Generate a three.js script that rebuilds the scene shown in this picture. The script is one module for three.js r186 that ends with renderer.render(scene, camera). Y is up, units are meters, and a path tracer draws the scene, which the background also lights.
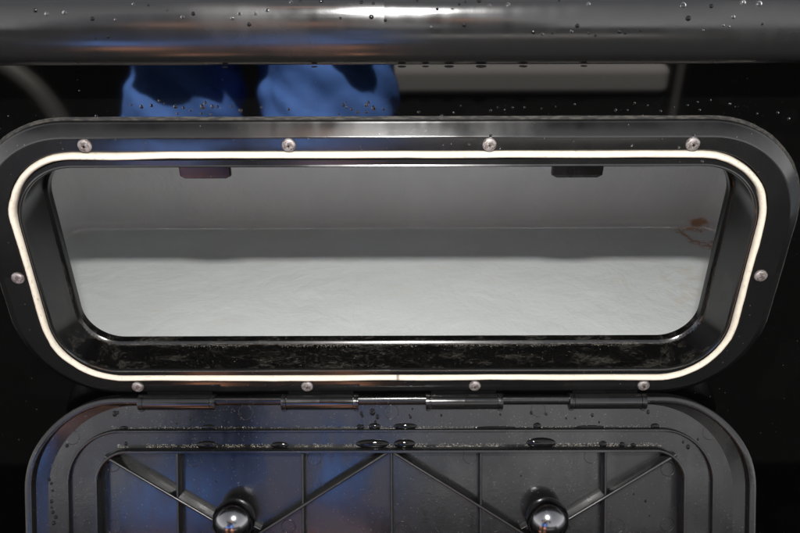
import * as THREE from 'three';
import { mergeGeometries, mergeVertices, toCreasedNormals } from 'three/addons/utils/BufferGeometryUtils.js';
import { RoundedBoxGeometry } from 'three/addons/geometries/RoundedBoxGeometry.js';
import { MarchingCubes } from 'three/addons/objects/MarchingCubes.js';
import { RectAreaLightUniformsLib } from 'three/addons/lights/RectAreaLightUniformsLib.js';
RectAreaLightUniformsLib.init();

// ---------------------------------------------------------------- camera, sky, sun, exposure
// origin: centre of the hatch seal; x right, y up, z out of the bulkhead; the cockpit deck lies at y = -0.8
const scene = new THREE.Scene();
const D2R = Math.PI / 180;
const camera = new THREE.PerspectiveCamera(39.6, 800 / 533, 0.01, 200);
const PITCH = 29.75 * D2R;
camera.position.set(0.0085, 0.2908, 0.4916);
camera.rotation.set(-PITCH, 0, -0.0028, 'YXZ');

const renderer = new THREE.WebGLRenderer({ antialias: true });
renderer.setSize(1024, 682);
renderer.toneMapping = THREE.LinearToneMapping;
renderer.toneMappingExposure = 10;
renderer.shadowMap.enabled = true;

const SKY_ZENITH = [0.064, 0.067, 0.074], SKY_HORIZON = [0.44, 0.43, 0.43], SKY_BELOW = [0.05, 0.052, 0.055];
{
  const w = 256, h = 128, d = new Float32Array(w * h * 4);
  for (let j = 0; j < h; j++) {
    const el = ((j + 0.5) / h - 0.5) * Math.PI;
    for (let i = 0; i < w; i++) {
      const k = (j * w + i) * 4;
      const t = el > 0 ? Math.pow(Math.sin(el), 0.34) : 0;
      for (let c = 0; c < 3; c++) d[k + c] = el > 0 ? SKY_HORIZON[c] * (1 - t) + SKY_ZENITH[c] * t : SKY_BELOW[c];
      d[k + 3] = 1;
    }
  }
  const sky = new THREE.DataTexture(d, w, h, THREE.RGBAFormat, THREE.FloatType);
  sky.mapping = THREE.EquirectangularReflectionMapping;
  sky.magFilter = THREE.LinearFilter; sky.needsUpdate = true;
  scene.background = sky; scene.environment = sky;
}
// the sun stands behind the bulkhead: the hatch is in its shade, the photographer's legs are lit
const sun = new THREE.DirectionalLight(new THREE.Color().setRGB(1, 0.95, 0.88), 5);
sun.position.set(-0.35, 4.1, -1.45); sun.target.position.set(0, 0, 0.35);
sun.castShadow = true; sun.shadow.mapSize.set(2048, 2048);
Object.assign(sun.shadow.camera, { left: -3, right: 3, top: 3, bottom: -3, near: 0.1, far: 12 });
scene.add(sun, sun.target);
const FLASH = 545;         // radiance of the camera's flash

// ---------------------------------------------------------------- helpers
let seed = 12345;
const rnd = () => ((seed = (seed * 1664525 + 1013904223) >>> 0) / 4294967296);
const hash = (x, y) => { let n = Math.imul(x | 0, 374761393) + Math.imul(y | 0, 668265263); n = Math.imul(n ^ (n >>> 13), 1274126177); return ((n ^ (n >>> 16)) >>> 0) / 4294967296; };
function noise(x, y, px = 0, py = 0) {                    // value noise, optionally periodic
  let xi = Math.floor(x), yi = Math.floor(y); const fx = x - xi, fy = y - yi;
  const w = (a, p) => (p ? ((a % p) + p) % p : a);
  const sx = fx * fx * (3 - 2 * fx), sy = fy * fy * (3 - 2 * fy);
  const a = hash(w(xi, px), w(yi, py)), b = hash(w(xi + 1, px), w(yi, py)), c = hash(w(xi, px), w(yi + 1, py)), d = hash(w(xi + 1, px), w(yi + 1, py));
  return (a + (b - a) * sx) * (1 - sy) + (c + (d - c) * sx) * sy;
}
const fbm = (x, y, o = 4) => { let s = 0, a = 0.5, t = 0; for (let i = 0; i < o; i++) { s += a * noise(x, y); t += a; x = x * 2.03 + 17.1; y = y * 2.03 + 5.7; a *= 0.5; } return s / t; };
const smooth = (a, b, x) => { const t = Math.min(1, Math.max(0, (x - a) / (b - a))); return t * t * (3 - 2 * t); };
const srgb = (v) => Math.round(255 * Math.min(1, Math.max(0, v <= 0.0031308 ? 12.92 * v : 1.055 * Math.pow(v, 1 / 2.4) - 0.055)));
function tex(w, h, fn, colour) {                          // fn(u, v) -> linear [r, g, b] for colour maps, a grey value otherwise
  const d = new Uint8Array(w * h * 4);
  for (let j = 0; j < h; j++) for (let i = 0; i < w; i++) {
    const k = (j * w + i) * 4, c = fn((i + 0.5) / w, (j + 0.5) / h, i, j);
    if (colour) { d[k] = srgb(c[0]); d[k + 1] = srgb(c[1]); d[k + 2] = srgb(c[2]); } else d[k] = d[k + 1] = d[k + 2] = Math.max(0, Math.min(255, c * 255));
    d[k + 3] = 255;
  }
  const t = new THREE.DataTexture(d, w, h);
  t.magFilter = THREE.LinearFilter; t.minFilter = THREE.LinearMipmapLinearFilter; t.generateMipmaps = true;
  t.wrapS = t.wrapT = THREE.RepeatWrapping;
  if (colour) t.colorSpace = THREE.SRGBColorSpace;
  t.needsUpdate = true; return t;
}
const used = {};
function numbered(n) { const k = used[n] = (used[n] ?? -1) + 1; return k ? n + '_' + String(k).padStart(3, '0') : n; }
function lit(m) { m.castShadow = m.receiveShadow = true; return m; }
function part(name, geo, mat, parent, label) { const m = lit(new THREE.Mesh(geo, mat)); m.name = name; if (label) m.userData.label = label; parent.add(m); return m; }
function thing(name, label, category, group) { const g = new THREE.Group(); g.name = numbered(name); g.userData = { label, category }; if (group) g.userData.group = group; scene.add(g); return g; }
function single(name, geo, mat, label, category, group) { const m = lit(new THREE.Mesh(geo, mat)); m.name = numbered(name); m.userData = { label, category }; if (group) m.userData.group = group; scene.add(m); return m; }
function structure(name, geo, mat, label) { const m = lit(new THREE.Mesh(geo, mat)); m.name = numbered(name); m.userData = { kind: 'structure', label }; scene.add(m); return m; }

// rounded rectangle outline, clockwise from the middle of the top edge; equal point counts for every size
const NC = 18, NTOP = 16, NSIDE = 10;
function outline(hw, hh, r, cy = 0) {
  const p = [];
  const line = (x0, y0, x1, y1, n, nx, ny) => { for (let i = 0; i < n; i++) p.push([x0 + (x1 - x0) * i / n, y0 + (y1 - y0) * i / n, nx, ny]); };
  const arc = (cx, cyy, a0) => { for (let i = 0; i < NC; i++) { const a = a0 - (i / NC) * Math.PI / 2; p.push([cx + r * Math.cos(a), cyy + r * Math.sin(a), Math.cos(a), Math.sin(a)]); } };
  line(0, hh, hw - r, hh, NTOP, 0, 1); arc(hw - r, hh - r, Math.PI / 2);
  line(hw, hh - r, hw, r - hh, NSIDE, 1, 0); arc(hw - r, r - hh, 0);
  line(hw - r, -hh, r - hw, -hh, NTOP * 2, 0, -1); arc(r - hw, r - hh, -Math.PI / 2);
  line(-hw, r - hh, -hw, hh - r, NSIDE, -1, 0); arc(r - hw, hh - r, Math.PI);
  line(r - hw, hh, 0, hh, NTOP, 0, 1); p.push([0, hh, 0, 1]);
  for (const q of p) q[1] += cy;
  return p;
}
// toCreasedNormals joins vertices closer than a centimetre, so it works on millimetres here
function creased(g, angle) { g.scale(1000, 1000, 1000); const o = toCreasedNormals(g, angle); o.scale(0.001, 0.001, 0.001); return o; }
// skin over a list of outlines [hw, hh, r, z]; z may depend on the point
function loft(rings, { cy = 0, crease = 35, closed = false, wobble } = {}) {
  const rs = closed ? [...rings, rings[0]] : rings;
  const pos = [], uv = [], idx = [];
  let n = 0;
  rs.forEach(([hw, hh, r, z], k) => {
    const o = outline(hw, hh, Math.max(r, 0.0005), cy); n = o.length;
    let s = 0;
    o.forEach(([x, y, nx, ny], i) => {
      if (i) s += Math.hypot(x - o[i - 1][0], y - o[i - 1][1]);
      const zz = typeof z === 'function' ? z(x, y) : z, w = wobble ? wobble(i / (n - 1), x, y) : 0;
      pos.push(x + nx * w, y + ny * w, zz); uv.push(i / (n - 1), k / (rs.length - 1));
    });
  });
  for (let k = 0; k + 1 < rs.length; k++) for (let i = 0; i + 1 < n; i++) { const a = k * n + i, b = a + n; idx.push(a, b, a + 1, a + 1, b, b + 1); }
  const g = new THREE.BufferGeometry();
  g.setAttribute('position', new THREE.Float32BufferAttribute(pos, 3)); g.setAttribute('uv', new THREE.Float32BufferAttribute(uv, 2)); g.setIndex(idx);
  return creased(g, crease * D2R);
}
function metreUV(g, s = 1) {                              // box-projected uv in metres
  const p = g.attributes.position, nn = g.attributes.normal, uv = new Float32Array(p.count * 2);
  for (let i = 0; i < p.count; i++) {
    const ax = Math.abs(nn.getX(i)), ay = Math.abs(nn.getY(i)), az = Math.abs(nn.getZ(i));
    const [u, v] = az >= ax && az >= ay ? [p.getX(i), p.getY(i)] : ay >= ax ? [p.getX(i), p.getZ(i)] : [p.getZ(i), p.getY(i)];
    uv[2 * i] = u * s; uv[2 * i + 1] = v * s;
  }
  g.setAttribute('uv', new THREE.BufferAttribute(uv, 2)); return g;
}
const shapeOf = (pts) => new THREE.Shape(pts.map(([x, y]) => new THREE.Vector2(x, y)));
const box = (w, h, d, x = 0, y = 0, z = 0, r = 0) => { const g = r ? new RoundedBoxGeometry(w, h, d, 3, r) : new THREE.BoxGeometry(w, h, d); g.translate(x, y, z); return g; };

// ---------------------------------------------------------------- materials
const C = (r, g = r, b = r) => new THREE.Color().setRGB(r, g, b);
const M = {};
// fine pale dust grains on black plastic, two grain sizes
function dustMap(base, size, amount, tint) {
  const n = 1024, a = new Float32Array(n * n);
  const put = (x, y, r, v) => { for (let j = -r - 1; j <= r + 1; j++) for (let i = -r - 1; i <= r + 1; i++) { const d = Math.hypot(i, j); if (d <= r + 0.4) { const k = (((y + j + n) % n) * n) + ((x + i + n) % n); a[k] = Math.max(a[k], v); } } };
  for (let i = 0; i < 5200 * amount; i++) { const x = Math.floor(rnd() * n), y = Math.floor(rnd() * n); if (fbm(x / 140, y / 140, 3) > 0.40 + 0.25 * rnd()) put(x, y, 0, 0.15 + 0.6 * rnd() * rnd()); }
  for (let i = 0; i < 340 * amount; i++) put(Math.floor(rnd() * n), Math.floor(rnd() * n), 1, 0.25 + 0.7 * rnd() * rnd());
  const t = tex(n, n, (u, v, i, j) => { const d = a[j * n + i], w = 0.75 + 0.5 * fbm(u * 9, v * 9, 3); return [0, 1, 2].map((c) => base * w + d * tint[c]); }, true);
  t.repeat.set(1 / size, 1 / size); return t;
}
const smear = tex(512, 512, (u, v) => 0.42 + 0.66 * (smooth(0.3, 0.7, fbm(u * 7, v * 7, 5)) * 0.7 + 0.3 * noise(u * 60, v * 12)), false);
smear.repeat.set(1 / 0.3, 1 / 0.3);
const grainBump = tex(512, 512, (u, v, i, j) => 0.5 * noise(u * 128, v * 128, 128, 128) + 0.5 * noise(u * 32, v * 32, 32, 32), false);
grainBump.repeat.set(1 / 0.08, 1 / 0.08);

M.panel = new THREE.MeshPhysicalMaterial({ map: dustMap(0.0010, 0.36, 0.35, [0.10, 0.10, 0.10]), roughness: 0.035, ior: 1.5 });
M.frame = new THREE.MeshPhysicalMaterial({ map: dustMap(0.0055, 0.3, 0.6, [0.12, 0.12, 0.115]), roughness: 0.24, roughnessMap: smear, ior: 1.5 });
M.tube = new THREE.MeshPhysicalMaterial({ color: C(0.006), roughness: 0.31, roughnessMap: smear, bumpMap: grainBump, bumpScale: 0.00001, ior: 1.5 });
M.lid = new THREE.MeshPhysicalMaterial({ map: dustMap(0.004, 0.22, 2.6, [0.17, 0.165, 0.15]), roughness: 0.36, roughnessMap: smear, bumpMap: grainBump, bumpScale: 0.00002, ior: 1.5 });
M.rib = M.lid.clone(); M.rib.roughness = 0.62;
M.knob = new THREE.MeshStandardMaterial({ color: C(0.15, 0.15, 0.155), roughness: 0.2, metalness: 1 });
M.gasket = new THREE.MeshStandardMaterial({ map: tex(2048, 32, (u, v, i, j) => {    // cream rubber, a butt join low in the middle, brown flecks of dirt
  const g = 0.93 + 0.14 * noise(u * 500, v * 6); let k = smooth(0.86, 0.94, fbm(u * 620, v * 7, 2)) * 0.6 + (Math.abs(u - 0.497) < 0.0006 ? 0.75 : 0);
  if (noise(u * 90, 3) > 0.72 && noise(u * 800, v * 9 + 30) > 0.86) k = Math.max(k, 0.4);
  return [0.46, 0.415, 0.335].map((c, q) => c * g * (1 - k) + [0.09, 0.07, 0.05][q] * k); }, true), roughness: 0.85 });
M.metal = new THREE.MeshStandardMaterial({ map: (() => { const t = tex(128, 128, (u, v) => { const a = smooth(0.42, 0.66, fbm(u * 14, v * 9, 4)); return [0.22 - 0.13 * a, 0.20 - 0.125 * a, 0.195 - 0.13 * a]; }, true); return t; })(), roughness: 0.6, metalness: 0.6 });
M.recess = new THREE.MeshStandardMaterial({ color: C(0.10, 0.08, 0.07), roughness: 0.8, metalness: 0.3 });
M.wet = new THREE.MeshPhysicalMaterial({ color: C(0.003), roughness: 0.03, ior: 1.33 });   // water lying on black plastic
M.water = new THREE.MeshPhysicalMaterial({ color: C(1), roughness: 0.02, transmission: 1, thickness: 0.002, ior: 1.33 });
M.caulk = new THREE.MeshStandardMaterial({ map: tex(1024, 16, (u, v) => { const a = fbm(u * 700, v * 3, 4), b = smooth(0.42, 0.62, a); return [0.005 + 0.022 * b, 0.005 + 0.019 * b, 0.005 + 0.014 * b]; }, true), roughness: 0.9 });

// ---------------------------------------------------------------- the bulkhead and the locker behind it
const PZ = -0.0125;                                        // face of the bulkhead
{
  const s = shapeOf([[-1.3, -0.8], [1.3, -0.8], [1.3, 0.180], [-1.3, 0.180]]);
  s.holes.push(new THREE.Path(outline(0.276, 0.0945, 0.05).slice(0, -1).map(([x, y]) => new THREE.Vector2(x, y))));
  const g = new THREE.ExtrudeGeometry(s, { depth: 0.006, bevelEnabled: false, curveSegments: 8 });
  g.translate(0, 0, PZ - 0.006);
  structure('bulkhead', metreUV(g), M.panel, 'glossy black moulded bulkhead around the hatch');
}
{
  // pale hand-rolled gelcoat: ripples and pits
  const linerBump = tex(1024, 1024, (u, v) => { const a = fbm(u * 30 + 5 * fbm(u * 5, v * 5, 2), v * 26 + 4 * fbm(u * 4 + 9, v * 4, 2), 3), b = noise(u * 190, v * 190); return 0.85 * a + 0.15 * b; }, false);
  linerBump.repeat.set(1 / 0.5, 1 / 0.5);
  const base = (u, v) => { const a = 0.94 + 0.12 * fbm(u * 18, v * 14, 4); return [0.63 * a, 0.655 * a, 0.65 * a]; };
  // floor x -0.55..0.55, z -0.03..-0.55; rust runs down from the back corner, faint yellow marks
  const X0 = -0.55, W = 1.1, Z0 = -0.03, H = 0.52;
  const seg = (px, py, ax, ay, bx, by) => { const t = Math.max(0, Math.min(1, ((px - ax) * (bx - ax) + (py - ay) * (by - ay)) / ((bx - ax) ** 2 + (by - ay) ** 2))); return Math.hypot(px - ax - t * (bx - ax), py - ay - t * (by - ay)); };
  const rustRuns = [[0.431, -0.509, 0.440, -0.478, 0.0075], [0.440, -0.478, 0.452, -0.462, 0.009], [0.452, -0.462, 0.478, -0.450, 0.010], [0.449, -0.468, 0.482, -0.472, 0.006], [0.440, -0.519, 0.470, -0.517, 0.010], [0.452, -0.517, 0.462, -0.508, 0.007]];
  const floorMap = tex(2048, 1024, (u, v) => {
    const x = X0 + u * W, z = Z0 - v * H; let c = base(u, v), k = 0;
    const wx = x + 0.008 * (fbm(x * 160, z * 160, 3) - 0.5), wz = z + 0.012 * (fbm(x * 150 + 9, z * 150, 3) - 0.5);
    for (const [a, b, d, e, w] of rustRuns) k = Math.max(k, 1 - smooth(w * 0.1, w * 1.25, seg(wx, wz, a, b, d, e)));
    k *= smooth(0.25, 0.55, fbm(x * 300, z * 300, 3));
    let y = smooth(0.66, 0.78, fbm(x * 30 + 40, z * 45, 4)) * 0.15; if (x > 0.36 && z < -0.28 && z > -0.40) y = Math.max(y, 0.35 * smooth(0.55, 0.66, fbm(x * 60, z * 60, 3)));
    const rust = [0.42, 0.17, 0.05], yel = [0.60, 0.56, 0.46];
    return c.map((q, i) => { const a = q + (yel[i] - q) * y; return a + (rust[i] - a) * k * 0.75; });
  }, true);
  const fg = new THREE.PlaneGeometry(W, H, 1, 1); fg.rotateX(-Math.PI / 2); fg.translate(0, -0.22, Z0 - H / 2);
  { const p = fg.attributes.position, uv = fg.attributes.uv; for (let i = 0; i < p.count; i++) uv.setXY(i, (p.getX(i) - X0) / W, (Z0 - p.getZ(i)) / H); }
  const fb = linerBump.clone(); fb.repeat.set(W / 0.5, H / 0.5); fb.needsUpdate = true;
  const floorMat = new THREE.MeshStandardMaterial({ map: floorMap, bumpMap: fb, bumpScale: 0.0010, roughness: 0.7 });
  structure('locker_floor', fg, floorMat, 'pale grey hand-rolled floor inside the locker with rust streaks at its back corner');
  // walls: an open path round the back, swept up through a small cove
  const hw = 0.5, zb = -0.53, r = 0.035, path = [];
  const add = (x, z, nx, nz) => path.push([x, z, nx, nz]);
  for (let i = 0; i <= 8; i++) add(-hw, -0.03 + (zb + r + 0.03) * i / 8, -1, 0);
  for (let i = 1; i <= 10; i++) { const a = Math.PI + i / 10 * Math.PI / 2; add(-hw + r + r * Math.cos(a), zb + r + r * Math.sin(a), Math.cos(a), Math.sin(a)); }
  for (let i = 1; i <= 40; i++) add(-hw + r + (2 * hw - 2 * r) * i / 40, zb, 0, -1);
  for (let i = 1; i <= 10; i++) { const a = 1.5 * Math.PI + i / 10 * Math.PI / 2; add(hw - r + r * Math.cos(a), zb + r + r * Math.sin(a), Math.cos(a), Math.sin(a)); }
  for (let i = 1; i <= 8; i++) add(hw, zb + r + (-0.03 - zb - r) * i / 8, 1, 0);
  const prof = []; const cr = 0.010;
  for (let i = 0; i <= 8; i++) { const a = i / 8 * Math.PI / 2; prof.push([-cr + cr * Math.sin(a), -0.2196 + cr - cr * Math.cos(a)]); }
  for (let i = 1; i <= 12; i++) prof.push([-0.055 * i / 12, -0.2096 + 0.37 * i / 12]);
  const pos = [], uv = [], idx = []; let s = 0;
  path.forEach(([x, z, nx, nz], i) => {
    if (i) s += Math.hypot(x - path[i - 1][0], z - path[i - 1][1]);
    prof.forEach(([o, y]) => { const wob = 0.0016 * (fbm(s * 9, y * 14 + 3, 3) - 0.5); pos.push(x + nx * (o + wob), y, z + nz * (o + wob)); uv.push(s, y); });
  });
  const m = prof.length;
  for (let i = 0; i + 1 < path.length; i++) for (let k = 0; k + 1 < m; k++) { const a = i * m + k, b = a + m; idx.push(a, a + 1, b, b, a + 1, b + 1); }
  const wg = new THREE.BufferGeometry(); wg.setAttribute('position', new THREE.Float32BufferAttribute(pos, 3)); wg.setAttribute('uv', new THREE.Float32BufferAttribute(uv, 2)); wg.setIndex(idx); wg.computeVertexNormals();
  const wallMap = tex(1024, 512, (u, v) => {
    // one rusty blot low on the back wall near its right end (u, v repeat every 1.6 m and 0.8 m)
    const c = base(u * 2, v).map((q, i) => q * [1.14, 1.09, 1.09][i]), x = u * 1.6, y = v * 0.8, bx = 1.452, by = 0.8 - 0.2150;
    const d = Math.hypot((x - bx) / 0.021, (y - by) / 0.0075), k = (1 - smooth(0.45, 1.0, d + 0.9 * (fbm(x * 160, y * 160, 3) - 0.5)));
    return c.map((q, i) => q + ([0.42, 0.17, 0.05][i] - q) * k * 0.8);
  }, true);
  wallMap.repeat.set(1 / 1.6, 1 / 0.8);
  const wb = linerBump.clone(); wb.needsUpdate = true;
  structure('locker_wall', wg, new THREE.MeshStandardMaterial({ map: wallMap, bumpMap: wb, bumpScale: 0.0012, roughness: 0.8 }), 'pale grey rough back and side walls of the locker');
  const plain = new THREE.MeshStandardMaterial({ color: C(0.10, 0.097, 0.092), roughness: 0.8 });
  structure('locker_ceiling', box(1.16, 0.02, 0.62, 0, 0.168, -0.34), plain, 'raw grey underside of the deck above the locker');
}

// ---------------------------------------------------------------- hatch frame
const hatch = thing('storage_hatch', 'open black plastic storage hatch with cream seal in the glossy bulkhead', 'hatch');
let frame;
{
  const h = (o) => 0.1222 - o, w = (o) => 0.3072 - o;     // inset from the outer outline
  const ring = (o, z) => [w(o), h(o), Math.max(0.004, 0.080 - o * 1.0), z];
  const G = (o) => [0.278 + o, 0.0993 + o, 0.055 + o];    // seal groove, offset from the seal's centre line
  frame = part('frame', metreUV(loft([
    ring(0, PZ + 0.0002), ring(0, PZ + 0.0012), ring(0.0001, PZ + 0.0028), ring(0.0004, PZ + 0.0034), ring(0.0010, PZ + 0.0038), ring(0.0018, PZ + 0.0042), ring(0.0088, -0.0025), ring(0.0096, -0.0021), ring(0.0106, -0.002),
    [...G(0.0036), -0.002], [...G(0.0032), -0.0026], [...G(0.0030), -0.0055], [...G(-0.0030), -0.0055], [...G(-0.0032), -0.0026], [...G(-0.0036), -0.002],
    [0.2735, 0.0922, 0.0485, -0.002], [0.2727, 0.0912, 0.0477, -0.0015], [0.2720, 0.0905, 0.047, -0.002], [0.2715, 0.0900, 0.0465, -0.0036],
  ], { crease: 24 })), M.frame, hatch, 'screwed black surround of the hatch');
  // silicone bead between flange and bulkhead
  part('sealant_bead', loft([ring(0.0003, PZ + 0.0010), ring(-0.0012, PZ + 0.0007), ring(-0.0022, PZ + 0.00005)], { crease: 60, wobble: (t) => 0.0004 * (noise(t * 260, 2, 260, 0) - 0.5) }), M.caulk, frame, 'dirty beige sealant line round the frame');
  // cream rubber seal, laid by hand and a little wavy
  const gp = [];
  for (let i = 0; i <= 10; i++) { const a = Math.PI * (i / 10); gp.push([...G(0.0023 * Math.cos(a)), -0.0026 + 0.0034 * Math.sin(a)]); }
  part('gasket', loft([[...G(0.0023), -0.0054], ...gp, [...G(-0.0023), -0.0054]], { crease: 60, wobble: (t, x, y) => 0.0011 * (noise(t * 44, 1, 44, 0) - 0.5) + 0.0008 * (noise(t * 15, 4, 15, 0) - 0.5) + 0.0005 * (noise(t * 130, 9, 130, 0) - 0.5) }), M.gasket, hatch, 'cream rubber seal strip');
  // collar through the bulkhead; dry dirt on its lower shelf
  const dirt = tex(2048, 256, (u, v, i, j) => {
    const b = 0.0015; let k = 0;
    const t = (u - 0.5) / 0.19;                           // -1..1 along the lower shelf, right to left
    if (Math.abs(t) < 1.3) {
      const x = u * 1400, y = v * 60;
      const a = 0.45 * fbm(x / 1.5, y / 1.2, 4) + 0.55 * fbm(x / 13, y / 8 + 4, 3), g = hash(i, j), edge = v > 0.54 && v < 0.60;
      k = smooth(0.50, 0.70, a) * (0.12 + 0.5 * g * g);
      if (edge) k += 0.9 * smooth(0.42, 0.68, fbm(x / 2.2, 3 + y, 3)) * g;
      if (noise(x * 1.1, y * 1.9) > 0.90) k = Math.max(k, 0.55 * hash(i >> 1, j >> 1));
      if (Math.abs(t) > 1.05) k *= 0.45;
      // two wet patches without dust, with an outline of their own
      const wet = (c, w) => Math.abs(t - c) < w && v < 0.06 + 0.50 * Math.sqrt(Math.max(0, 1 - ((t - c) / w) ** 2)) + 0.05 * (fbm(u * 300, 1, 2) - 0.5) && v > 0.05;
      if (wet(0.80, 0.085) || wet(-0.86, 0.10) && v > 0.2) k = 0;
    } else if (noise(u * 1500, v * 60) > 0.97) k = 0.15;
    return [b + 0.060 * k, b + 0.055 * k, b + 0.045 * k];
  }, true);
  const collarMat = new THREE.MeshPhysicalMaterial({ map: dirt, roughness: 0.22, ior: 1.5 });
  const rows = []; for (let i = 0; i <= 8; i++) { const t = i / 8; rows.push([0.2715 - 0.0045 * t, 0.0900 - 0.0024 * t, 0.0465 - 0.0125 * t, -0.0036 - 0.0304 * t]); }
  part('collar', loft([...rows, [0.2650, 0.0852, 0.0322, -0.0355], [0.2645, 0.0846, 0.0316, -0.0365], [0.2645, 0.0844, 0.0315, -0.0425], [0.2652, 0.085, 0.032, -0.0435], [0.272, 0.092, 0.047, -0.0435], [0.276, 0.094, 0.049, -0.028]], { crease: 30 }), collarMat, frame);
  // dry grit lying on the lower shelf, thickest against the inner lip
  {
    const grit = [], unit = new THREE.IcosahedronGeometry(1, 0);
    for (let i = 0; i < 2300; i++) {
      const lip = i < 1300, x = (lip ? -0.222 : -0.23) + (lip ? 0.444 : 0.46) * rnd(); if (fbm(x * (lip ? 60 : 30) + 11, lip ? 2 : 6, 3) < 0.38 + 0.14 * rnd() || Math.abs(x + 0.2045) < 0.017) continue;
      const t = lip ? 0.86 + 0.12 * Math.sqrt(rnd()) : 0.06 + 0.9 * rnd(), g = unit.clone(), r = lip ? 0.0001 + 0.00038 * rnd() * rnd() : 0.00008 + 0.0003 * rnd() * rnd() * rnd();
      g.scale(r * (0.7 + rnd()), r * 0.7, r * (0.7 + 0.6 * rnd())); g.rotateY(rnd() * 3); g.translate(x, -0.0900 + 0.0024 * t + 0.0001, -0.0036 - 0.0304 * t); grit.push(g);
    }
    part('grit', mergeGeometries(grit), new THREE.MeshStandardMaterial({ color: C(0.11, 0.10, 0.083), roughness: 0.95 }), frame, 'pale grit on the lower shelf').userData.kind = 'stuff';
  }
  // catches hanging from the collar's top
  for (const x of [-0.1368, 0.1412]) {
    const s = shapeOf([[-0.0185, 0.0915], [0.0185, 0.0915], [0.0182, 0.0752], [0.0150, 0.0735], [-0.0150, 0.0735], [-0.0182, 0.0752]]);
    const g = new THREE.ExtrudeGeometry(s, { depth: 0.0032, bevelEnabled: true, bevelSize: 0.0008, bevelThickness: 0.0008, bevelSegments: 2 }); g.translate(x, 0.0004, -0.0262);
    part('latch_catch', metreUV(g), M.lid, frame);
  }
  // screws
  const head = new THREE.LatheGeometry([[0.0001, 0.0021], [0.0022, 0.0021], [0.0036, 0.0018], [0.0046, 0.0012], [0.0050, 0.0004], [0.0050, -0.0006]].map(([x, y]) => new THREE.Vector2(x, y)), 28); head.rotateX(Math.PI / 2);
  const bar = (a) => { const g = new THREE.BoxGeometry(0.0042, 0.0008, 0.0012); g.rotateZ(a); return g; };
  const cross = mergeGeometries([bar(0), bar(Math.PI / 2), new THREE.CylinderGeometry(0.0011, 0.0011, 0.0012, 10).rotateX(Math.PI / 2)].map((g) => g.toNonIndexed())); cross.translate(0, 0, 0.00165);
  for (const [x, y] of [[-0.2125, 0.1072], [-0.0693, 0.1072], [0.0715, 0.1072], [0.2142, 0.1072], [-0.2872, -0.0005], [0.2876, -0.0002], [-0.2136, -0.1075], [-0.0703, -0.1075], [0.0715, -0.1075], [0.2142, -0.1075]]) {
    const s = part('screw', head, M.metal, hatch); s.position.set(x, y, -0.0016); s.rotation.set((rnd() - 0.5) * 0.08, (rnd() - 0.5) * 0.08, rnd() * 3);
    part('cross_recess', cross, M.recess, s);
  }
}

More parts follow.
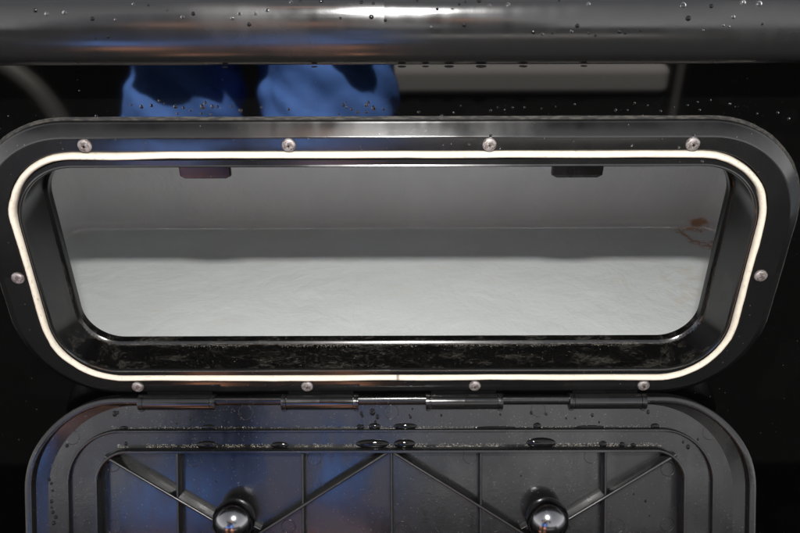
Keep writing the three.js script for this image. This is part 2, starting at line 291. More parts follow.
// ---------------------------------------------------------------- hatch lid, swung down on its hinges
const PHI = 27.6 * D2R, HINGE = [0, -0.1196, 0.004];
const lid = new THREE.Group(); lid.name = 'lid'; lid.userData.label = 'open black ribbed lid hanging from its hinges'; hatch.add(lid);
lid.position.set(...HINGE); lid.rotation.x = -PHI;
const HX = [-0.180, -0.0594, 0.0625, 0.1835];
{
  const cy = -0.119, HH = 0.1235, HW = 0.307, R = 0.077;
  const tip = (d) => (x, y) => 0.004 + 0.006 * smooth(0, 0.045, -0.002 - y) - d;   // the rim is lower along the hinge side
  const ring = (o, z) => [HW - o, HH - o, Math.max(0.003, R - o), z];
  part('rim', metreUV(loft([ring(0.012, -0.016), ring(0.003, -0.0145), ring(0, -0.011), ring(0, tip(0.0014)), ring(0.0003, tip(0.0005)), ring(0.0010, tip(0)), ring(0.0050, tip(0.0003)), ring(0.0057, tip(0.0008)), ring(0.0061, tip(0.0018)), ring(0.0066, -0.0005), ring(0.0066, -0.004)], { cy, crease: 42 })), M.lid, lid);
  const F = (hw, hh, r, z) => [hw, hh, r, z];
  part('flange', metreUV(loft([F(0.3012, 0.1177, 0.0712, 0.0026), F(0.2922, 0.1165, 0.076, 0.0002), F(0.2915, 0.116, 0.0755, 0), F(0.2735, 0.0955, 0.046, 0), F(0.2480, 0.0790, 0.027, 0)], { cy, crease: 8 })), M.lid, lid);
  const bead = (hw, hh, r, z0, z1, t) => loft([[hw, hh, r, z0], [hw - 0.0002, hh - 0.0002, r, z1 - 0.0005], [hw - 0.0006, hh - 0.0006, r, z1], [hw - t + 0.0006, hh - t + 0.0006, r - t, z1], [hw - t + 0.0002, hh - t + 0.0002, r - t, z1 - 0.0005], [hw - t, hh - t, r - t, z0]], { cy, crease: 50 });
  part('sealing_ridge', metreUV(bead(0.2745, 0.0962, 0.0465, -0.0006, 0.0042, 0.0026)), M.lid, lid);
  part('inner_ridge', metreUV(bead(0.2490, 0.0800, 0.0275, -0.0075, 0.0085, 0.0030)), M.lid, lid);
  { const g = new THREE.ShapeGeometry(shapeOf(outline(0.2475, 0.0785, 0.026, cy).slice(0, -1))); g.translate(0, 0, -0.0062); part('inner_panel', metreUV(g), M.lid, lid); }
  { const g = new THREE.ShapeGeometry(shapeOf(outline(HW - 0.011, HH - 0.011, R - 0.011, cy).slice(0, -1))); g.translate(0, 0, -0.0158); part('outer_skin', metreUV(g), M.lid, lid); }
  // stiffening ribs: a tapered fin along a line
  const fin = (x0, y0, x1, y1, z0, z1, b, t) => {
    const s = shapeOf([[-b, z0], [b, z0], [t, z1 - t], [t * 0.87, z1 - t * 0.5], [t * 0.5, z1 - t * 0.13], [0, z1], [-t * 0.5, z1 - t * 0.13], [-t * 0.87, z1 - t * 0.5], [-t, z1 - t]]);
    const L = Math.hypot(x1 - x0, y1 - y0), g = new THREE.ExtrudeGeometry(s, { depth: L, bevelEnabled: false });
    const dir = new THREE.Vector3((x1 - x0) / L, (y1 - y0) / L, 0), up = new THREE.Vector3(0, 0, 1), side = new THREE.Vector3().crossVectors(up, dir);
    g.applyMatrix4(new THREE.Matrix4().makeBasis(side, up, dir)); g.translate(x0, y0, 0); return metreUV(creased(g, 0.7));
  };
  for (const x of [-0.1803, -0.0742, 0.0009, 0.0764, 0.1818]) part('stiffening_rib', fin(x, cy + 0.0772, x, cy - 0.0772, -0.0064, 0.0046, 0.0013, 0.0010), M.rib, lid);
  for (const s of [-1, 1]) {
    part('diagonal_rib', fin(s * 0.2410, -0.0448, s * 0.0005, -0.190, -0.0064, 0.0062, 0.0017, 0.0013), M.rib, lid);
    part('diagonal_rib', fin(s * 0.0005, -0.0410, s * 0.2410, -0.193, -0.0064, 0.0063, 0.0017, 0.0013), M.rib, lid);
    const k = part('dome_nut', new THREE.SphereGeometry(0.0178, 48, 32), M.knob, hatch, 'polished dome nut on the lid');
    lid.updateMatrix(); k.position.set(s * 0.1318, -0.0980, 0.0085).applyMatrix4(lid.matrix); k.quaternion.copy(lid.quaternion);
    const b = new THREE.CylinderGeometry(0.0075, 0.0115, 0.018, 32); b.rotateX(Math.PI / 2); b.translate(0, 0, -0.0065);
    part('nut_base', b, M.lid, k);
    for (const a of [-0.5, Math.PI + 0.5]) part('gusset', fin(Math.cos(a) * 0.010, Math.sin(a) * 0.010, Math.cos(a) * 0.024, Math.sin(a) * 0.024, -0.0149, -0.0070, 0.0009, 0.0006), M.lid, k);
  }
  // hinge knuckles: two ears on the lid, one barrel on the frame
  const ear = new THREE.CylinderGeometry(0.0068, 0.0068, 0.0040, 24); ear.rotateZ(Math.PI / 2);
  const earFoot = box(0.0040, 0.0085, 0.0100, 0, -0.0035, -0.0030, 0.0008);
  const earGeo = metreUV(mergeGeometries([ear.toNonIndexed(), earFoot].map((g) => { g.deleteAttribute('uv'); return g; })));
  const barrel = new THREE.CylinderGeometry(0.0066, 0.0066, 0.0560, 32, 1); barrel.rotateZ(Math.PI / 2);
  const tab = box(0.0558, 0.0090, 0.0060, 0, 0.0062, -0.0102, 0.001);
  const barrelGeo = metreUV(mergeGeometries([barrel.toNonIndexed(), tab].map((g) => { g.deleteAttribute('uv'); return g; })));
  const pin = new THREE.CylinderGeometry(0.0022, 0.0022, 0.0018, 16); pin.rotateZ(Math.PI / 2);
  for (const x of HX) {
    for (const s of [-1, 1]) { const e = part('hinge_ear', earGeo, M.lid, lid); e.position.x = x + s * 0.0304; }
    const b = part('hinge_barrel', barrelGeo, M.frame, frame); b.position.set(x, HINGE[1], HINGE[2]);
  }
  // round ejector-pin marks left by the mould
  const mark = new THREE.TorusGeometry(0.0060, 0.00026, 8, 36);
  const mg = metreUV(mark), mouldMark = (x, v, n) => part('mould_mark', mg, M.lid, lid).position.set(x, -v, n);
  for (const [x, v] of [[-0.2701, 0.03], [0.0009, 0.009], [-0.1226, 0.009], [0.1253, 0.0075], [0.271, 0.0275]]) mouldMark(x, v, 0);
  for (const [x, v] of [[-0.1690, 0.051], [-0.2385, 0.0553], [-0.2385, 0.1096], [-0.0655, 0.0502], [0.0683, 0.0493], [-0.0882, 0.1096], [0.0105, 0.1113], [0.089, 0.1087], [0.1720, 0.0493], [0.2380, 0.0605], [0.2380, 0.1087], [0.1950, 0.1096]]) mouldMark(x, v, -0.0062);
  // pale grit caught along the upper side of the inner ridge, and thinner along the sealing ridge
  const grit = [], unit = new THREE.IcosahedronGeometry(1, 0);
  const drop = (x, y, z, r) => { const g = unit.clone(); g.scale(r * (0.7 + 0.9 * rnd()), r * (0.7 + 0.5 * rnd()), r * 0.7); g.rotateZ(rnd() * 3); g.translate(x, y, z); grit.push(g); };
  for (let i = 0; i < 2600; i++) { const x = -0.232 + 0.464 * rnd(); if (fbm(x * 90, 3, 3) < 0.30 + 0.12 * rnd()) continue; const d = Math.pow(rnd(), 1.7) * 0.0028; drop(x, -0.0386 + d, 0.0001, 0.0001 + 0.00034 * rnd() * rnd()); }
  for (let i = 0; i < 500; i++) { const x = -0.235 + 0.47 * rnd(); drop(x, -0.0224 + rnd() * rnd() * 0.002, 0.0001, 0.0001 + 0.00022 * rnd()); }
  for (let i = 0; i < 420; i++) { const x = -0.24 + 0.48 * rnd(); drop(x, -0.003 - rnd() * 0.034, 0.0001, 0.00008 + 0.0002 * rnd() * rnd()); }
  const gm = part('grit', mergeGeometries(grit), new THREE.MeshStandardMaterial({ color: C(0.20, 0.185, 0.155), roughness: 0.95 }), lid, 'pale grit along the ridge'); gm.userData.kind = 'stuff';
}

// ---------------------------------------------------------------- round moulding above the hatch
// soft-cornered section from its top round to the underside: height and depth in millimetres, normal in degrees above the horizontal
const MOULD = [[215.68,48.84,100.0],[215.62,51.67,77.6],[215.21,52.87,64.8],[214.73,53.73,56.9],[214.22,54.43,50.8],[213.68,55.03,45.8],[213.13,55.56,41.2],[212.57,56.01,36.8],[211.99,56.41,32.8],[211.4,56.77,29.4],[210.81,57.08,26.4],[210.21,57.36,23.9],[209.6,57.62,22.0],[208.99,57.86,20.4],[208.37,58.08,19.0],[207.75,58.29,17.7],[207.13,58.48,16.5],[206.51,58.65,15.4],[205.88,58.82,14.3],[205.25,58.98,13.3],[204.62,59.12,12.2],[203.99,59.25,11.3],[203.35,59.37,10.3],[202.71,59.48,9.4],[202.07,59.58,8.4],[201.43,59.67,7.5],[200.78,59.75,6.5],[200.13,59.82,5.6],[199.48,59.88,4.6],[198.83,59.93,3.6],[198.18,59.96,2.6],[197.52,59.98,1.6],[196.86,60.0,0.7],[196.2,60.0,-0.3],[195.54,59.99,-1.2],[194.87,59.97,-2.1],[194.2,59.94,-3.0],[193.53,59.9,-4.0],[192.86,59.85,-4.9],[192.18,59.78,-6.0],[191.5,59.71,-7.0],[190.82,59.62,-8.1],[190.14,59.51,-9.2],[189.45,59.39,-10.4],[188.76,59.26,-11.8],[188.06,59.1,-13.2],[187.37,58.93,-14.7],[186.66,58.74,-16.3],[185.95,58.52,-18.2],[185.24,58.27,-20.2],[184.52,57.98,-22.6],[183.78,57.66,-25.2],[183.04,57.29,-28.2],[182.29,56.85,-31.7],[181.52,56.34,-35.8],[180.72,55.71,-40.4],[179.9,54.94,-45.5],[179.03,53.96,-51.4],[178.08,52.61,-58.4],[176.94,50.4,-67.4],[175.98,47.3,-78.0]].map(([y, z, n]) => [y / 1e3, z / 1e3, n * D2R]);
{
  const pts = [[MOULD[0][0] - 0.001, PZ - 0.004], ...MOULD, [MOULD[MOULD.length - 1][0], PZ - 0.004]];
  const pos = [], idx = [];
  pts.forEach(([py, pz]) => pos.push(-1.3, py, pz, 1.3, py, pz));
  for (let i = 0; i + 1 < pts.length; i++) idx.push(2 * i, 2 * i + 2, 2 * i + 1, 2 * i + 1, 2 * i + 2, 2 * i + 3);
  const g = new THREE.BufferGeometry(); g.setAttribute('position', new THREE.Float32BufferAttribute(pos, 3)); g.setIndex(idx);
  single('round_moulding', metreUV(creased(g, 0.6)), M.tube, 'round satin black moulding running along the top of the bulkhead', 'moulding');
}
function onMould(deg) {                                   // the point whose normal stands at deg
  let b = MOULD[0]; for (const m of MOULD) if (Math.abs(m[2] - deg * D2R) < Math.abs(b[2] - deg * D2R)) b = m; return b;
}
{
  const pale = new THREE.MeshStandardMaterial({ color: C(0.42, 0.44, 0.42), roughness: 0.5 });
  structure('side_deck', box(2.6, 0.02, 0.09, 0, 0.2035 - 0.012, -0.060), pale, 'pale side deck behind the round moulding');
  structure('added_shade_wall', box(2.6, 0.60, 0.03, 0, 0.481, -0.121), new THREE.MeshStandardMaterial({ color: C(0.03), roughness: 0.4 }), 'dark unseen wall added to shade the moulding and hatch');  // unseen wall, added and sized to keep direct sun off moulding and hatch
}

// ---------------------------------------------------------------- water drops
const bead = (() => {                                     // a sessile drop: rounded cap on a flat base
  const p = []; for (let i = 0; i <= 10; i++) { const a = i / 10 * Math.PI / 2 * 1.12; p.push(new THREE.Vector2(Math.max(0.0001, Math.sin(a)), Math.cos(a) + 0.08)); }
  p.push(new THREE.Vector2(0.93, -0.16), new THREE.Vector2(0.0001, -0.16)); const g = new THREE.LatheGeometry(p, 18); g.rotateX(Math.PI / 2); return g;
})();
const zAxis = new THREE.Vector3(0, 0, 1);
function waterDrop(p, n, rx, ry, hgt, label, group, quat, mat = M.water) {
  const m = single('water_drop', bead, mat, label, 'water drop', group);
  m.position.copy(p); m.quaternion.copy(quat || new THREE.Quaternion().setFromUnitVectors(zAxis, n));
  m.scale.set(rx, ry, hgt);
  return m;
}
const V3 = (x, y, z) => new THREE.Vector3(x, y, z);
for (const [x, y, r] of [[-178.4,133.2,0.7],[-171.6,131.7,1.05],[-164.5,132.5,0.88],[-158.4,136.0,0.88],[-155.2,133.9,0.56],[-147.9,131.7,1.26],[-142.4,131.0,0.77],[-137.8,128.9,0.7],[-147.3,126.7,0.7],[-129.0,131.7,1.41],[-126.6,134.5,0.84],[-122.0,131.7,1.05],[-130.4,126.7,0.77],[-124.2,126.0,0.63],[-118.5,131.7,0.7],[-108.8,131.7,0.77],[-102.8,128.9,1.19],[-69.1,129.5,0.7],[-87.9,131.0,0.7],[-30.6,132.5,0.91],[-28.5,131.0,0.7],[-25.1,129.5,0.77],[-34.3,126.0,0.56],[-20.9,127.4,0.98],[-14.6,132.5,1.12],[-14.7,127.4,0.91],[-9.7,130.3,1.26],[-13.1,134.5,0.84],[-2.7,129.5,0.7],[-29.1,134.5,0.53],[21.8,127.4,0.91],[38.0,124.5,0.91],[46.4,126.7,0.53],[51.1,131.7,0.56],[72.2,128.2,0.84],[77.0,130.3,0.49],[87.5,130.3,0.7],[130.6,132.5,0.7],[107.8,129.5,0.49],[117.4,131.0,0.49],[95.9,130.3,0.49],[172.3,133.2,0.77],[159.8,128.2,0.84],[168.2,128.2,0.63],[181.6,131.7,0.63],[179.3,124.5,0.53],[191.5,127.4,0.7],[200.1,130.3,0.63],[209.5,131.7,0.63],[218.6,128.2,0.77],[216.1,133.9,0.56],[224.8,135.3,0.56],[238.8,132.5,0.77],[273.8,126.0,0.84],[282.7,121.7,0.77],[259.5,125.5,0.63],[-204.5,124.9,0.84],[-212.4,143.1,0.56],[-234.0,124.9,0.49],[-266.1,125.2,0.53]])
  waterDrop(V3(x / 1e3, y / 1e3, PZ), zAxis, r * 1.2 / 1e3, r * (1.05 + 0.4 * rnd()) / 1e3, r * 0.75 / 1e3, 'small clear water drop on the glossy bulkhead above the hatch frame', 'drops on the bulkhead');
for (const [x, a, r] of [[-196.6,22.6,1.19],[-190.5,18.1,1.04],[-180.3,19.0,1.19],[-164.9,13.0,1.19],[-152.0,12.0,0.74],[-157.5,-1.0,0.89],[-165.0,-1.8,0.59],[-141.4,36.8,0.77],[-132.9,33.2,0.59],[-114.0,14.6,1.04],[-107.7,17.4,1.13],[-122.2,22.6,0.59],[-81.7,18.1,1.07],[-72.7,17.4,1.01],[-85.8,13.0,1.01],[-76.5,8.2,1.19],[-65.9,22.6,1.19],[-52.4,40.3,1.07],[-47.3,43.9,0.77],[-35.5,47.4,1.19],[-19.1,33.2,0.71],[-12.9,40.3,1.07],[-6.1,36.8,0.83],[-7.3,14.6,1.31],[0.6,11.4,0.89],[-24.8,13.6,0.74],[29.9,22.6,0.89],[38.4,22.6,0.89],[42.3,33.2,0.71],[45.7,40.3,0.65],[53.6,43.9,1.31],[59.2,29.7,1.01],[69.9,33.2,1.01],[45.3,7.6,1.19],[26.7,5.4,0.74],[90.0,-0.2,0.89],[84.8,1.3,1.19],[95.6,0.6,0.59],[106.4,1.3,0.89],[109.4,6.7,1.19],[115.0,33.2,1.19],[116.1,0.6,0.77],[120.3,-1.0,0.71],[98.7,43.9,0.59],[133.7,1.3,1.07],[137.2,0.6,0.89],[145.6,2.2,0.71],[168.5,29.7,1.64],[171.8,12.0,1.49],[184.3,26.1,1.19],[202.3,36.8,1.49],[211.3,33.2,1.64],[197.2,13.0,1.07],[192.2,6.7,0.71],[195.7,6.0,0.59],[214.2,7.6,0.71],[18.6,43.9,0.71],[181.3,2.9,0.59]]) {
  const n = V3(0, Math.sin(a * D2R), Math.cos(a * D2R));
  const m = onMould(a);
  waterDrop(V3(x / 1e3, m[0], m[1]), n, r * 1.0 / 1e3, r * 1.0 / 1e3, r * 0.72 / 1e3, 'small clear water drop on the round black moulding', 'drops on the round moulding', undefined, rnd() < 0.6 ? M.wet : M.water);
}
// drops hanging in a row under the moulding
for (const [x, r] of [[10, 1.5], [24, 1.2], [38, 1.7], [57, 1.9], [82, 1.5], [118, 1.2], [-42, 1.1], [-95, 1.1]])
  waterDrop(V3(x / 1e3, onMould(-90)[0], onMould(-90)[1] + 0.004), V3(0, -1, 0), r * 1.7 / 1e3, r / 1e3, r * 0.5 / 1e3, 'hanging water drop under the round black moulding', 'drops hanging under the moulding', undefined, M.wet);
scene.updateMatrixWorld(true);
const onLid = (x, v, n) => V3(x, -v, n).applyMatrix4(lid.matrixWorld), lidN = V3(0, 0, 1).transformDirection(lid.matrixWorld);
for (const [x, v, r] of [[-226.9,2.1,0.84],[-233.7,9.7,2.09],[-231.2,8.9,1.26],[-248.1,7.2,1.26],[-269.3,16.5,1.26],[-277,22.5,1.05],[-274.6,37,1.68],[-290.7,33.5,1.89],[-302.1,69.4,1.4],[-290.2,66,1.26],[-288.5,69.4,1.26],[-287.7,75.4,1.26],[-288.7,84.8,1.51],[-288.7,89.9,1.01],[-287.9,94.2,1.47],[-285.4,98.5,1.68],[-287.2,103.6,1.68],[-224.6,35.3,1.51],[-127.8,10.5,1.68],[-169.4,14,1.26],[-181.3,18.2,0.84],[-15.2,8.9,2.51],[-11,13.1,1.68],[-12.7,17.4,1.26],[-24.5,10,1.51],[-23.7,12.4,1.26],[18.7,6.3,0.84],[17,13.1,1.26],[16.1,11.4,0.84],[119.4,9.9,1.34],[132.1,11.1,1.26],[149.1,14.8,0.84],[156.7,14.8,0.84],[171.1,12.3,1.42],[177.1,18.2,1.01],[218.5,9.5,1.42],[252.7,39.5,1.68],[248.4,35.3,1.01],[93.2,11.4,0.84],[43.2,11.9,1.01],[266,45,1.2],[261,33,0.9]])
  waterDrop(onLid(x / 1e3, v / 1e3, Math.abs(x) > 293 ? 0.0025 : 0), lidN, r * 0.95 / 1e3, r * (0.9 + 0.5 * rnd()) / 1e3, r * 0.5 / 1e3, 'clear water drop lying on the flat border of the open lid', 'drops on the lid border', lid.quaternion, M.wet);
for (const [x, v, r] of [[219.1,88.2,1.26],[208.9,82.2,0.84],[222.6,101,0.84],[-150,70,0.9],[-30,62,0.8],[112,66,0.9]])
  waterDrop(onLid(x / 1e3, v / 1e3, -0.0062), lidN, r * 0.85 / 1e3, r / 1e3, r * 0.45 / 1e3, 'clear water drop on the ribbed inner panel of the lid', 'drops on the lid panel', lid.quaternion, M.wet);
// water held against the two ridges
for (const [x, v, rx, ry] of [[-226,21.9,3.77,1.26],[-154,21.5,6.7,1.68],[-127,22.2,4.19,1.26],[-25.4,21.5,3.35,1.68],[-13.5,21.5,5.03,2.09],[12.7,21.5,10.05,2.09],[124.5,20.7,3.35,2.09],[224.4,21,3.77,1.68],[169.3,21.9,12.57,1.05],[88.9,21.9,18.43,0.84],[-155.8,36.4,9.22,2.51],[-94,36.8,7.54,2.09],[-15.2,36.4,14.24,2.93],[11.9,36.4,9.22,2.93],[127.9,36,12.57,3.35],[180.4,36.4,3.35,2.09],[196.5,36.8,2.51,1.68],[205.9,36.8,2.09,1.26]]) {
  const m = single('water_pool', bead, M.wet, v < 30 ? 'flat bead of water held above the outer sealing ridge of the lid' : 'flat bead of water held above the inner ridge of the lid', 'water pool', v < 30 ? 'water along the sealing ridge' : 'water along the inner ridge');
  const hgt = ry * 1.35 / 1e3; m.position.copy(onLid(x / 1e3, (v < 30 ? 0.0232 : 0.0390) - hgt * 0.75, 0)); m.quaternion.copy(lid.quaternion); m.scale.set(rx / 1e3, hgt, Math.min(0.0030, hgt * 0.7));
}
for (const [x, y, r] of [[57.3,107.3,0.63],[65,108.5,0.77],[72,113.4,1.3],[213.6,113.4,1.2],[223.5,93.6,1.1],[205,104.8,0.84],[171.6,106.2,0.84],[79,104.3,0.7],[-150,-107,0.8],[-138,-108.5,0.7],[-120,-106.5,0.7],[-30,-108,0.6],[-107,-107.4,0.6],[212.5,104.0,1.5]])
  waterDrop(V3(x / 1e3, y / 1e3, -0.002), zAxis, r / 1e3, r / 1e3, r * 0.6 / 1e3, 'tiny clear water drop on the face of the hatch frame', 'drops on the hatch frame');
// ---------------------------------------------------------------- what the black surfaces mirror: cockpit, bench, photographer
const DECK = -0.80;
structure('deck', box(5.2, 0.04, 3.2, 0, DECK - 0.02, 1.2), new THREE.MeshPhysicalMaterial({ color: C(0.0018), roughness: 0.8, specularIntensity: 0.08 }), 'dark wet cockpit deck');
structure('cockpit_side', box(4.0, 0.95, 0.06, 0, DECK + 0.475, 2.55), new THREE.MeshPhysicalMaterial({ color: C(0.004), roughness: 0.4, specularIntensity: 0.3 }), 'black far side of the cockpit');
{
  const b = thing('bench_seat', 'low black bench with a grey cushion on the far side of the cockpit', 'bench'); b.position.set(0, DECK, 2.02);
  part('base', box(1.20, 0.32, 0.46, 0.345, 0.16, 0.25, 0.01), new THREE.MeshStandardMaterial({ color: C(0.006), roughness: 0.3 }), b);
  part('cushion', box(1.19, 0.105, 0.50, 0.350, 0.3745, 0.25, 0.03), new THREE.MeshStandardMaterial({ color: C(0.155, 0.15, 0.148), roughness: 0.85 }), b);
}
{
  const p = thing('rail_post', 'thin grey upright post beside the bench', 'post'); p.position.set(1.04, DECK, 2.2);
  part('shaft', new THREE.CylinderGeometry(0.016, 0.016, 0.9, 20).translate(0, 0.45, 0), new THREE.MeshStandardMaterial({ color: C(0.06), roughness: 0.5 }), p);
  part('foot_plate', new THREE.CylinderGeometry(0.035, 0.04, 0.012, 24).translate(0, 0.006, 0), new THREE.MeshStandardMaterial({ color: C(0.06), roughness: 0.5 }), p);
}
{
  const c = new THREE.CatmullRomCurve3([V3(-1.75, -0.22, 2.0), V3(-1.45, -0.28, 1.98), V3(-1.22, -0.42, 1.95), V3(-1.12, -0.62, 1.92), V3(-1.08, DECK + 0.03, 1.86)]);
  single('hose', new THREE.TubeGeometry(c, 40, 0.035, 16), new THREE.MeshStandardMaterial({ color: C(0.045, 0.042, 0.04), roughness: 0.6 }), 'thick grey hose curving down to the cockpit deck', 'hose');
}

// signed distances -> mesh
function meshField(f, c, half, res, poly = 80000) {
  const mc = new MarchingCubes(res, new THREE.MeshBasicMaterial(), false, false, poly);
  mc.isolation = 0; const hs = res / 2;
  for (let k = 0; k < res; k++) for (let j = 0; j < res; j++) for (let i = 0; i < res; i++)
    mc.field[i + j * res + k * res * res] = -f(c[0] + (i - hs) / hs * half, c[1] + (j - hs) / hs * half, c[2] + (k - hs) / hs * half);
  mc.update();
  let g = new THREE.BufferGeometry(); const n = mc.count ?? mc.geometry.drawRange.count;
  g.setAttribute('position', new THREE.BufferAttribute(mc.positionArray.slice(0, n * 3), 3));
  g = mergeVertices(g, 1e-4); g.scale(half, half, half); g.translate(...c); g.computeVertexNormals(); return g;
}
const cap = (x, y, z, a, b, ra, rb) => {
  const bx = b[0] - a[0], by = b[1] - a[1], bz = b[2] - a[2], px = x - a[0], py = y - a[1], pz = z - a[2];
  const t = Math.max(0, Math.min(1, (px * bx + py * by + pz * bz) / (bx * bx + by * by + bz * bz || 1)));
  return Math.hypot(px - bx * t, py - by * t, pz - bz * t) - (ra + (rb - ra) * t);
};
const smin = (a, b, k) => { const h = Math.max(k - Math.abs(a - b), 0) / k; return Math.min(a, b) - h * h * k * 0.25; };
const field = (bones, k) => (x, y, z) => { let d = 1; for (const [a, b, ra, rb] of bones) d = smin(d, cap(x, y, z, a, b, ra, rb), k); return d; };
{
  const person = thing('person', 'person in bright blue shorts and dark shirt bending forward with a camera in both hands', 'person');
  const hipL = [-0.335, 0.13, 0.845], hipR = [-0.124, 0.13, 0.845], kneeL = [-0.390, -0.29, 0.665], kneeR = [-0.108, -0.29, 0.665], ankL = [-0.39, -0.715, 0.745], ankR = [-0.098, -0.715, 0.745];
  const pel = [-0.22, 0.17, 0.87], chest = [-0.19, 0.41, 0.78], neck = [-0.16, 0.545, 0.705], head = [-0.13, 0.655, 0.64];
  const shL = [-0.365, 0.455, 0.745], shR = [-0.015, 0.455, 0.745], elL = [-0.385, 0.225, 0.600], elR = [0.155, 0.23, 0.75], wrL = [-0.115, 0.235, 0.645], wrR = [0.115, 0.285, 0.625];
  const foot = (a) => [[a, [a[0], -0.765, a[2] - 0.115], 0.036, 0.028], [[a[0], -0.768, a[2] - 0.09], [a[0], -0.775, a[2] - 0.18], 0.036, 0.022], [[a[0], -0.45, a[2] - 0.03], [a[0], -0.56, a[2] - 0.01], 0.056, 0.045]];
  const legs = [[hipL, kneeL, 0.088, 0.060], [kneeL, ankL, 0.058, 0.036], [hipR, kneeR, 0.088, 0.060], [kneeR, ankR, 0.058, 0.036], ...foot(ankL), ...foot(ankR)];
  const trunk = [[pel, chest, 0.125, 0.135], [[-0.28, 0.41, 0.78], [-0.10, 0.41, 0.78], 0.10, 0.10], [chest, neck, 0.09, 0.055], [neck, head, 0.052, 0.05], [[-0.28, 0.15, 0.86], [-0.16, 0.15, 0.86], 0.11, 0.11]];
  const arms = [[shL, elL, 0.056, 0.042], [elL, wrL, 0.042, 0.028], [shR, elR, 0.056, 0.042], [elR, wrR, 0.042, 0.028]];
  const H = (x, y, z) => [head[0] + x, head[1] + y, head[2] + z];
  const skull = [[H(0, 0.04, 0.015), H(0.005, 0, -0.01), 0.088, 0.078], [H(0.005, -0.005, -0.025), H(0.01, -0.055, -0.06), 0.066, 0.045], [H(0.01, -0.005, -0.09), H(0.012, -0.028, -0.11), 0.012, 0.015],
    [H(-0.085, 0.005, 0), H(-0.086, -0.015, -0.005), 0.014, 0.012], [H(0.092, 0.005, 0), H(0.093, -0.015, -0.005), 0.014, 0.012], [H(-0.012, -0.062, -0.098), H(0.032, -0.062, -0.098), 0.008, 0.008]];
  // hands: palm, four unequal curled fingers and a thumb, closed on the camera's sides
  const hand = (w, s) => {
    const px = w[0] - s * 0.012, py = w[1], pz = w[2] - 0.045, out = [[w, [px, py, pz], 0.027, 0.027], [[px, py - 0.022, pz + 0.006], [px, py + 0.022, pz - 0.004], 0.019, 0.019]];
    [0.030, 0.010, -0.010, -0.029].forEach((dy, i) => {
      const L = [0.036, 0.041, 0.038, 0.030][i], a = [px + s * 0.004, py + dy, pz - 0.012], b = [px + s * 0.004, py + dy, pz - 0.012 - L * 0.75], c = [px - s * L * 0.55, py + dy, pz - 0.016 - L * 1.0], e = [px - s * L * 1.05, py + dy, pz - 0.012 - L * 0.8];
      out.push([a, b, 0.0095, 0.0090], [b, c, 0.0090, 0.0085], [c, e, 0.0085, 0.0075]);
    });
    out.push([[px, py + 0.018, pz + 0.016], [px - s * 0.026, py + 0.034, pz + 0.012], 0.012, 0.0105], [[px - s * 0.026, py + 0.034, pz + 0.012], [px - s * 0.050, py + 0.030, pz + 0.004], 0.0105, 0.0085]);
    return out;
  };
  const hl = hand(wrL, -1), hr = hand(wrR, 1);
  const body = field([...legs, ...trunk, ...arms], 0.05), headF = field(skull, 0.03);
  const skin = new THREE.MeshStandardMaterial({ color: C(0.46, 0.20, 0.11), roughness: 0.5 });
  const gs = [meshField(body, [-0.1, -0.04, 0.72], 0.80, 112), meshField(headF, [head[0], head[1] - 0.005, head[2] - 0.02], 0.16, 56), meshField(field(hl, 0.008), [wrL[0] - 0.0, wrL[1], wrL[2] - 0.05], 0.12, 64), meshField(field(hr, 0.008), [wrR[0], wrR[1], wrR[2] - 0.05], 0.12, 64)];
  part('body', mergeGeometries(gs), skin, person);
  // loose shorts with hems at two heights; folds from noise
  const fold = (x, y, z) => 0.026 * (fbm(x * 17 + y * 12, y * 9 - x * 6 + z * 8, 3) - 0.5) + 0.004 * Math.sin((x * 1.2 + y * 1.4 + z) * 45 + 5 * fbm(x * 8, y * 8, 2));
  const shorts = field([[hipL, kneeL, 0.098, 0.102], [hipR, kneeR, 0.116, 0.116], [[-0.28, 0.18, 0.86], [-0.17, 0.18, 0.86], 0.12, 0.12]], 0.012);
  const shortsF = (x, y, z) => Math.max(shorts(x, y, z) + fold(x, y, z), y - 0.23, (x < -0.22 ? -0.155 : -0.118) - y);
  part('shorts', meshField(shortsF, [-0.22, 0.02, 0.80], 0.30, 92), new THREE.MeshStandardMaterial({ color: C(0.075, 0.185, 0.54), roughness: 0.85 }), person, 'bright blue shorts');
  const shirt = field([[pel, chest, 0.15, 0.155], [[-0.28, 0.41, 0.78], [-0.10, 0.41, 0.78], 0.115, 0.115], [chest, neck, 0.10, 0.065], [shL, elL, 0.07, 0.062], [shR, elR, 0.07, 0.062], [elL, wrL, 0.060, 0.042], [elR, wrR, 0.060, 0.042]], 0.05);
  const shirtF = (x, y, z) => Math.max(shirt(x, y, z) + 0.6 * fold(x, y, z), 0.10 - y, y - 0.585, 0.645 - z - 10 * Math.max(0, -0.30 - x));
  part('shirt', meshField(shirtF, [-0.13, 0.34, 0.78], 0.38, 84), new THREE.MeshStandardMaterial({ color: C(0.03, 0.035, 0.05), roughness: 0.9 }), person, 'dark shirt');
  const hair = field([[H(0, 0.052, 0.035), H(0, 0.03, 0.05), 0.092, 0.088]], 0.02);
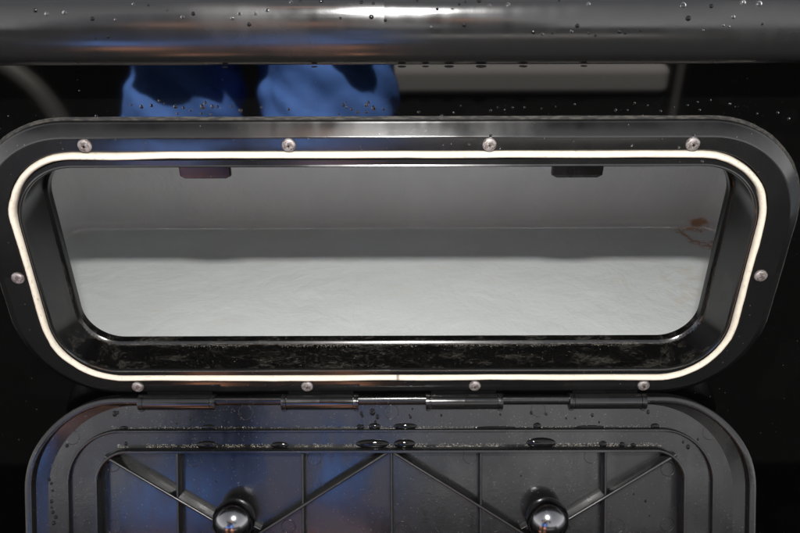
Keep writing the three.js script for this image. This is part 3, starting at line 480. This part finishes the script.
  part('hair', meshField((x, y, z) => Math.max(hair(x, y, z) + 0.004 * (noise(x * 240, z * 240) - 0.5), head[1] - y + (z < head[2] ? (head[2] - z) * 0.9 : -0.04)), H(0, 0.04, 0.03), 0.13, 48), new THREE.MeshStandardMaterial({ color: C(0.03, 0.02, 0.014), roughness: 0.7 }), person, 'short dark hair');
  const eye = new THREE.SphereGeometry(0.0115, 16, 12), em = new THREE.MeshStandardMaterial({ color: C(0.5), roughness: 0.2 });
  for (const x of [-0.025, 0.042]) { const e = part('eye', eye, em, person); e.position.set(head[0] + x, head[1] + 0.008, head[2] - 0.078); const i = part('iris', new THREE.SphereGeometry(0.0062, 12, 8), M.recess, e); i.position.set(0, -0.003, -0.0072); }
}
// the camera that took the picture, its flash raised above the lens
{
  const cam = thing('photo_camera', 'black camera with a raised flash held in both hands', 'camera');
  cam.position.copy(camera.position); cam.quaternion.copy(camera.quaternion);
  const black = new THREE.MeshStandardMaterial({ color: C(0.015), roughness: 0.5 });
  part('body', box(0.132, 0.092, 0.055, 0, -0.004, 0.105, 0.010), black, cam);
  const lens = new THREE.CylinderGeometry(0.032, 0.034, 0.062, 40, 1); lens.rotateX(Math.PI / 2); lens.translate(0, -0.002, 0.047); part('lens', lens, black, cam);
  part('viewfinder_hump', box(0.060, 0.030, 0.05, 0, 0.054, 0.100, 0.008), black, cam);
  part('flash_arm', box(0.030, 0.070, 0.014, 0, 0.100, 0.088, 0.004), black, cam);
  const head = part('flash_head', box(0.062, 0.028, 0.022, 0, 0.141, 0.078, 0.004), black, cam);
  const W = 0.045, H = 0.014, at = [0, 0.141, 0.0665];
  part('flash_window', box(W, H, 0.001, ...at), new THREE.MeshStandardMaterial({ color: C(0.8), emissive: C(1), emissiveIntensity: 8 }), head);
  const l = new THREE.RectAreaLight(new THREE.Color().setRGB(1, 0.985, 0.96), FLASH, W, H);
  l.position.set(at[0], at[1], at[2] - 0.002); l.rotation.x = 0; head.add(l);
}

renderer.render(scene, camera);
